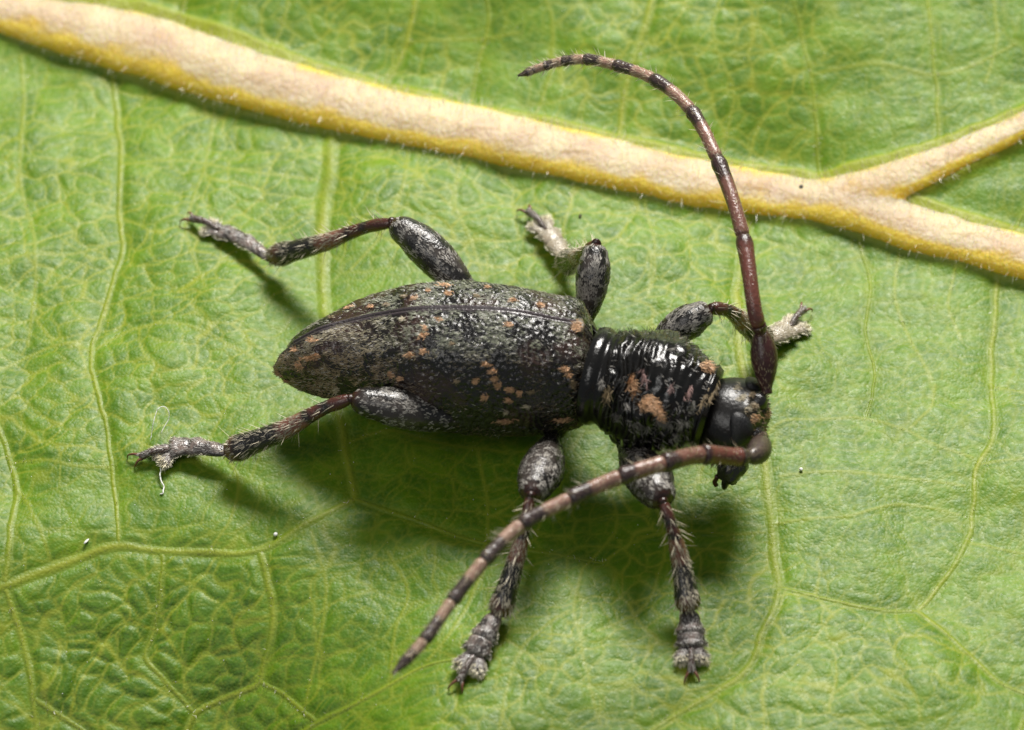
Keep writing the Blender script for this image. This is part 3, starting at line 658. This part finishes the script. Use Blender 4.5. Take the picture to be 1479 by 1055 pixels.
# ------------------------------------------------------------------ limbs
def coat(o, n, centre_line, direction, keep_f, colour_f, L=(.06, .12), W=.0075, lift=.14, name='pubescence', parent=None):
    P, N = sample(o, n); i = np.argmin(np.linalg.norm(P[:, None]-centre_line[None], axis=2), axis=1); N = outward(P, N, centre_line[i])
    tpos = i/(len(centre_line)-1); k = rng.random(len(P)) < keep_f(P, tpos); P, N, tpos = P[k], N[k], tpos[k]
    if len(P) < 3: return
    D = unit(np.asarray(direction, float))+rng.normal(0, .3, P.shape); D -= N*(D*N).sum(1)[:, None]
    strips(name, P, D, N, rng.uniform(*L, len(P)), W, colour_f(P, tpos)*rng.uniform(.6, 1.3, (len(P), 1)), M_seta, parent or o, lift)
def fringe(name, o, P0, dirv, n, Lr, col, t0=.1, t1=1.0, radius=None, lean=.7, W=.0065):
    """long standing bristles along a limb"""
    i = rng.integers(int(t0*(len(P0)-1)), int(t1*(len(P0)-1))+1, n); a = rng.random(n)*2*np.pi
    T, Sd, U = frames(P0, (0, 0, 1)); N = Sd[i]*np.cos(a)[:, None]+U[i]*np.sin(a)[:, None]
    P = P0[i]+N*radius[i][:, None]*.95
    D = N+unit(dirv)*lean+rng.normal(0, .15, P.shape)
    strips(name, P, D, unit(rng.normal(0, 1, P.shape)), rng.uniform(*Lr, n), W, col*rng.uniform(.8, 1.2, (n, 1)), M_seta, o, .08)

def make_leg(label, coxa, femur, fw_px, tibia, tw, tarsus, tarw, flip=1, claws=None, pale=1.0, tibcol=RED, tpale=0.0):
    leg = part('leg', beetle); leg['label'] = label
    sc = 1/PXMM
    # coxa
    cP = path([np.array(q) for q in coxa], 16); r = np.linspace(.52, .30, 16)*np.sqrt(np.clip(1-np.linspace(-1, .9, 16)**8, .1, 1))
    V, F = tube(cP, r, r, m=20, rough=.02); mesh('coxa', V, F, M_cut, leg, col=np.broadcast_to(BLACK, V.shape))
    # femur: club, swollen past the middle, narrow neck at the body
    n = 54; P = path([np.array(q) for q in femur], n); q = np.linspace(0, 1, n)
    prof = spline([0, .08, .22, .45, .68, .85, .95, 1.0], [.34, .40, .62, .92, 1.0, .80, .62, .34], q)*fw_px*sc/2
    V, F = tube(P, prof, prof*.96, m=32, rough=.016, rf=6)
    nz = fbm(V, 2.6, 7, 3); qq = rings(n, 32)
    col = BLACK*1.3+np.array([.035, .028, .024])*sstep(.45, .6, nz)[:, None]; e = sstep(.93, 1, qq)[:, None]; col = col*(1-e)+BROWN*.5*e
    fm = mesh('femur', V, F, M_cut, leg, col=col); fd = P[-1]-P[0]
    coat(fm, 7500, P, fd, lambda p, t: np.clip(.03+.97*sstep(.46, .55, .45*fbm(p, 4.2, 19, 2)+.55*fbm(p, 10., 23, 2))*(.40+.60*sstep(.1, .5, t)), 0, 1)*(t < .97)*pale, lambda p, t: GREY*1.5*(.5+.9*vnoise(p, 9., 3))[:, None], L=(.05, .10), W=.0075)
    # knee
    blob('knee', P[-1], (unit(fd), unit(np.cross(fd, [0, 0, 1.])), np.array([0, 0, 1.])), (.13, .13, .13), M_smooth, leg, BROWN*.35)
    # tibia: red at the knee, ringed dark and pale, broadest at the tip
    n = 56; P = path([np.array(p) for p in tibia], n); q = np.linspace(0, 1, n)
    r = spline([0, .05, .2, .5, .8, .95, 1.0], [.7*tw[0], tw[0], tw[0]*.95+.05*tw[1], .5*tw[0]+.5*tw[1], .12*tw[0]+.88*tw[1], tw[1], tw[1]*.72], q)*sc/2
    V, F = tube(P, r, r, m=22, rough=.01, rf=7); qq = rings(n, 22); nz = fbm(V, 5., 23, 2)
    w = qq+(nz-.5)*.12
    col = np.zeros(V.shape)+BLACK*2.2
    for a, b_, c in ((-.1, .16, tibcol*.75), (.22, .30, tibcol*.9), (.36, .56, np.array([.20, .085, .06])), (.90, 1.2, np.array([.11, .05, .035]))):
        k = (sstep(a-.03, a+.03, w)*(1-sstep(b_-.03, b_+.03, w)))[:, None]; col = col*(1-k)+c*k
    tb = mesh('tibia', V, F, M_cut, leg, col=col); td = P[-1]-P[0]
    coat(tb, 1500, P, td, lambda p, t: np.clip(.10+.8*np.exp(-((t-.48)/.12)**2)+.9*sstep(.6, .9, t)*sstep(.4, .55, vnoise(p, 7., 5)), 0, 1)*sstep(.05, .2, t), lambda p, t: (CREAM*.62+GREY*.25)*(.6+.6*vnoise(p, 9., 2))[:, None], L=(.08, .15))
    fringe('bristles', tb, P, td, 80, (.20, .42), CREAM, .05, .95, r)
    P, N = sample(tb, 1)   # spurs at the tip
    T, Sd, U = frames(path([np.array(p) for p in tibia], n), (0, 0, 1)); tipp = np.array(tibia[-1])
    fringe('spurs', tb, path([np.array(p) for p in tibia], n), td, 26, (.10, .18), CREAM*.8, .93, 1.0, r, lean=1.6, W=.013)
    # tarsus: two heart-shaped joints, a two-lobed joint, a slim claw joint
    tp = [np.array(p) for p in tarsus]; wd = tarw*sc/2; upv = np.array([0, 0, 1.])
    def joint(a, b, w0, w1, hh, name='tarsal_joint', tail=.9):
        P = path([a, (a+b)/2+upv*.03, b], 16); qj = np.linspace(0, 1, 16)
        ww = spline([0, .12, .6, .88, 1], [w0*.5, w0, (w0+w1)*.55, w1, w1*.55], qj)
        V, F = tube(P, ww, np.maximum(ww*.55, .05)*hh, m=16, rough=.012); nz = fbm(V, 6., 9, 2)
        c = (np.array([.05, .042, .038])+np.array([.16, .12, .10])*sstep(.45, .62, nz)[:, None])*(1-tpale)+np.array([.42, .36, .25])*tpale
        o = mesh(name, V, F, M_cut, leg, col=c)
        coat(o, 420, P, b-a, lambda p, t: .35+.65*sstep(.3, .8, t), lambda p, t: (GREY*1.05*(1-tpale)+CREAM*tpale)*(.55+.8*vnoise(p, 8., 4))[:, None], L=(.05, .10), lift=.14)
        T_, S_, U_ = frames(P, (0, 0, 1)); k = rng.integers(7, 16, 90); sg = rng.choice([-1., 1.], 90)[:, None]; NN = S_[k]*sg+unit(b-a)*.7+rng.normal(0, .18, (90, 3))
        strips('pad_fringe', P[k]+S_[k]*sg*ww[k][:, None]*.85, NN, unit(rng.normal(0, 1, NN.shape)), rng.uniform(.07, .14, 90), .009, np.array([.80, .75, .58])*rng.uniform(.7, 1.1, (90, 1)), M_seta, o, .05)
        return o, P, ww
    joint(tp[0]-(tp[1]-tp[0])*.25, tp[1]+(tp[1]-tp[0])*.14, wd*.45, wd*.82, 1.0)
    joint(tp[1]-(tp[2]-tp[1])*.20, tp[2]+(tp[2]-tp[1])*.20, wd*.62, wd*.92, .9)
    d3 = unit(tp[3]-tp[2]); s3 = unit(np.cross(upv, d3))
    for s in (-1, 1):
        a = tp[2]+s3*s*wd*.20; b = tp[3]+s3*s*wd*.62
        o, P, ww = joint(a, b, wd*.30, wd*.46, .8, 'tarsal_lobe')
        k = rng.integers(9, 16, 150); an = rng.random(150)*2*np.pi; NN = s3*np.cos(an)[:, None]+np.array([0, 0, 1.])*np.sin(an)[:, None]*.6+d3*.4
        strips('pad_fringe', P[k]+NN*ww[k][:, None]*.8, NN+d3*.6+rng.normal(0, .2, NN.shape), unit(rng.normal(0, 1, NN.shape)), rng.uniform(.08, .15, 150), .011, np.array([.82, .76, .58])*rng.uniform(.8, 1.15, (150, 1)), M_seta, o, .1)
    e0 = tp[2]+(tp[3]-tp[2])*.25+upv*.06; e1 = tp[4]
    P = path([e0, (e0+e1)/2+upv*.09, e1], 16); r = np.linspace(.055, .10, 16)
    V, F = tube(P, r, r, m=12); o = mesh('claw_joint', V, F, M_cut, leg, col=np.array([.09, .055, .045])+0*V)
    coat(o, 260, P, e1-e0, lambda p, t: .8+0*t, lambda p, t: np.broadcast_to(GREY, p.shape)*1.0, L=(.06, .1))
    dc = unit(e1-e0)
    for s in (-1, 1):
        b = e1+s3*s*.05
        P = path([b-dc*.03, b+dc*.12+s3*s*.07+upv*.03, b+dc*.22+s3*s*.12-upv*.04, b+dc*.24+s3*s*.10-upv*.16], 12)
        V, F = tube(P, np.linspace(.045, .008, 12), np.linspace(.045, .008, 12), up=s3, m=8); mesh('claw', V, F, M_smooth, leg, col=np.array([.17, .07, .04])+0*V)
    return leg
def feet(*pts): return [foot(px, py, l) for px, py, l in pts]
# hind legs
make_leg('hind leg on the beetle\'s left side, stretched out backwards', [at(720, 470, 1.75), at(690, 450, 1.65)], [at(700, 455, 1.7), at(640, 383, 2.3), at(600, 345, 2.55), at(567, 322, 2.65)], 56,
         [at(566, 322, 2.66), at(540, 326, 2.42), at(470, 350, 1.55), at(392, 371, .52)], (17, 33), feet((387, 372, .42), (350, 346, .30), (322, 336, .20), (300, 328, .15), (277, 316, .18)), 30, pale=.6)
make_leg('hind leg on the beetle\'s right side, stretched out backwards', [at(720, 598, 1.7), at(695, 606, 1.6)], [at(705, 606, 1.6), at(640, 602, 1.95), at(580, 590, 2.25), at(508, 577, 2.45)], 56,
         [at(507, 576, 2.46), at(480, 585, 2.25), at(410, 621, 1.4), at(330, 653, .50)], (18, 36), feet((322, 652, .42), (275, 645, .30), (250, 648, .22), (228, 663, .15), (203, 660, .16)), 38, pale=.6)
# middle legs
make_leg('middle leg on the beetle\'s left side, knee lifted beside the wing case', [at(835, 485, 1.7), at(845, 470, 1.6)], [at(845, 476, 1.6), at(853, 425, 2.2), at(858, 385, 2.65), at(861, 354, 2.9)], 48,
         [at(860, 353, 2.92), at(850, 362, 2.5), at(832, 374, 1.4), at(818, 380, .55)], (17, 36), feet((818, 378, .42), (802, 352, .30), (792, 338, .22), (778, 322, .15), (763, 306, .20)), 36, pale=1.1, tpale=.6)
make_leg('middle leg on the beetle\'s right side, crossed by the antenna', [at(800, 605, 1.6), at(797, 630, 1.45)], [at(797, 630, 1.45), at(791, 655, 1.8), at(780, 685, 2.2), at(767, 715, 2.55)], 60,
         [at(766, 716, 2.56), at(762, 740, 2.3), at(742, 820, 1.3), at(720, 888, .48)], (15, 33), feet((714, 893, .42), (698, 922, .30), (688, 942, .22), (676, 968, .15), (664, 984, .14)), 44)
# front legs
make_leg('front leg on the beetle\'s left side, reaching forward', [at(925, 530, 1.7), at(945, 510, 1.6)], [at(940, 505, 1.6), at(965, 482, 1.95), at(1000, 462, 2.25), at(1026, 447, 2.45)], 50,
         [at(1025, 445, 2.46), at(1045, 447, 2.25), at(1080, 472, 1.3), at(1106, 492, .55)], (18, 34), feet((1106, 492, .42), (1124, 484, .30), (1136, 478, .22), (1154, 468, .15), (1160, 448, .25)), 42, pale=1.1, tpale=.6)
make_leg('front leg on the beetle\'s right side, planted under the head', [at(900, 600, 1.75), at(902, 640, 1.5)], [at(900, 640, 1.5), at(918, 665, 1.8), at(938, 692, 2.1), at(957, 724, 2.35)], 64,
         [at(957, 724, 2.36), at(966, 748, 2.15), at(984, 815, 1.2), at(995, 882, .45)], (16, 34), feet((996, 888, .42), (997, 915, .30), (998, 932, .22), (999, 955, .15), (999, 970, .13)), 46)

# antennae: scape, pedicel and the banded joints of the whip
def antenna(label, pts, wpx, base_dark, scape_col):
    a = part('antenna', beetle); a['label'] = label
    pts = [np.array(p) for p in pts]; full = path(pts, 40*(len(pts)-1)); tot = None
    L = np.r_[0, np.cumsum(np.linalg.norm(np.diff(np.array(pts), axis=0), axis=1))]; Lf = np.r_[0, np.cumsum(np.linalg.norm(np.diff(full, axis=0), axis=1))]; Lf *= L[-1]/Lf[-1]
    for j in range(len(pts)-1):
        n = 30; ls = np.linspace(L[j], L[j+1], n); P = np.stack([np.interp(ls, Lf, full[:, k]) for k in range(3)], -1); q = np.linspace(0, 1, n)
        nseg = len(pts)-1
        if j == 0: r = spline([0, .06, .2, .5, .75, .92, 1], [.42, .40, .62, 1.0, .95, .70, .5], q)*wpx[0]/PXMM/2; nm = 'scape'
        elif j == 1: r = np.linspace(.75, 1.0, n)*wpx[1]/PXMM/2; nm = 'pedicel'
        else:
            w = np.interp(j, [2, nseg-1], [wpx[1], wpx[2]]); r = spline([0, .05, .15, .8, .95, 1], [.82, .95, .93, 1.0, 1.04, .86], q)*w/PXMM/2; nm = 'antenna_joint'
            if j == nseg-1: r = r*(1-.75*sstep(.55, 1, q))
        V, F = tube(P, r, r, up=(.2, .1, 1), m=16, rough=.006, rf=9); qq = rings(n, 16)
        if j < 2: col = scape_col*(.7+.6*fbm(V, 6., 3, 2))[:, None]
        else:
            f = np.clip((j-2)/5., 0, 1); pale = RED*1.35*(1-f)+np.array([.36, .22, .165])*f; dark = np.array([.045, .022, .020])*(1-f)+np.array([.060, .042, .038])*f
            edge = (.88 if j == 2 else .76)-.33*f if j < nseg-1 else .3
            k = sstep(edge-.04, edge+.06, qq+(fbm(V, 7., 5, 2)-.5)*.10)[:, None]; col = pale*(1-k)+dark*k
        o = mesh(nm, V, F, M_smooth if j < 2 else M_cut, a, col=col)
        f = min(1, j/6)
        coat(o, 900 if j == 0 else 520, P, P[-1]-P[0], lambda p, t: np.clip((.55 if j == 0 else .18)+.45*f*(t < .5)+0*t, 0, 1), lambda p, t: (CREAM*.75)*(.5+.6*(t < .5))[:, None]*np.array([1, .9, .82]), L=(.06, .11), W=.006, lift=.12)
        if j >= 2: fringe('bristles', o, P, P[-1]-P[0], 34, (.12, .30), CREAM*.9, .05, 1.0, r, lean=.8, W=.0055)
    return a
LS, LN = hitp(tr_H, 1100, 577, .12); RS, RN = hitp(tr_H, 1096, 630, .12)
for q, nq in ((LS, LN), (RS, RN)):
    blob('antenna_socket', q, (unit(np.cross(nq, fw+.1)), unit(np.cross(nq, np.cross(nq, fw+.1))), nq), (.24, .24, .26), M_cut, head, BLACK*1.5, .2)
lz = [LS[2]+.1, 4.05, 4.25, 5.2, 5.6, 5.7, 5.5, 5.2, 4.9, 4.65, 4.45, 4.2]
lp = [(1108, 569), (1098, 480), (1095, 470), (1072, 337), (1034, 226), (996, 157), (941, 113), (887, 94), (844, 86), (812, 89), (786, 96), (748, 110)]
antenna('antenna on the beetle\'s left side, arching up over the midrib', [at(x, y, z) for (x, y), z in zip(lp, lz)], (37, 23, 13), 0, np.array([.050, .018, .016]))
rz = [RS[2]+.1, RS[2]+.95, RS[2]+1.0, 4.0, 4.4, 4.35, 4.2, 4.0, 3.8, 3.5, 3.3, 3.1, 2.8]
rpx = [(1103, 630), (1077, 660), (1069, 660), (1012, 657), (956, 670), (893, 690), (821, 722), (752, 759), (698, 812), (652, 870), (612, 926), (567, 974)]
antenna('antenna on the beetle\'s right side, sweeping back across its legs', [at(x, y, z) for (x, y), z in zip(rpx, rz)], (33, 27, 17), 0, np.array([.060, .042, .034]))

# ------------------------------------------------------------------ lint and dust on the leaf
def fibre(name, label, pts, r):
    P = path([foot(*p) for p in pts], 30); P += (rng.normal(0, .012, P.shape)); P = path(P[::3], 30)
    V, F = tube(P, r, r, up=(.3, .2, 1), m=6); o = mesh(name, V, F, M_dust_sparkle); o['label'] = label; o['category'] = 'fibre'
fibre('white_fibre', 'short white fibre hanging from a hind foot onto the leaf', [(232, 676, .10), (231, 690, .12), (236, 702, .06), (235, 713, .04), (228, 712, .03)], .018)
fibre('white_fibre', 'thin bent silk thread standing behind a hind foot', [(218, 636, .08), (220, 620, .25), (236, 588, .5), (244, 596, .4), (228, 632, .08)], .009)
def speck(name, label, px, py, r, m, lift=.06, el=1.0):
    c = foot(px, py, lift); aa = rng.random()*3
    o = blob(name, c, (np.array([math.cos(aa), math.sin(aa), 0]), np.array([-math.sin(aa), math.cos(aa), 0]), np.array([0, 0, 1.])), (r*el, r, r*.8), m, None, (.5, .5, .5), .6, 8, 10, seed=int(px))
    o['label'] = label; o['category'] = 'speck'
speck('dust_speck', 'tiny white rod of dust beside the vein that runs past a hind foot', 125, 782, .03, M_dust_sparkle, .05, 3.0)
speck('dust_speck', 'tiny pale grain of dust on the vein fork below a hind leg', 398, 772, .05, M_dust_sparkle)
speck('dust_speck', 'tiny white grain of dust on the bare leaf in front of the head', 1157, 678, .045, M_dust_sparkle)
speck('dark_speck', 'minute dark grain of dirt on the pale midrib by the fork', 1157, 270, .05, M_dark, .75)
speck('dark_speck', 'minute dark grain of dirt on the leaf between midrib and middle foot', 838, 312, .035, M_dark, .04, 1.6)
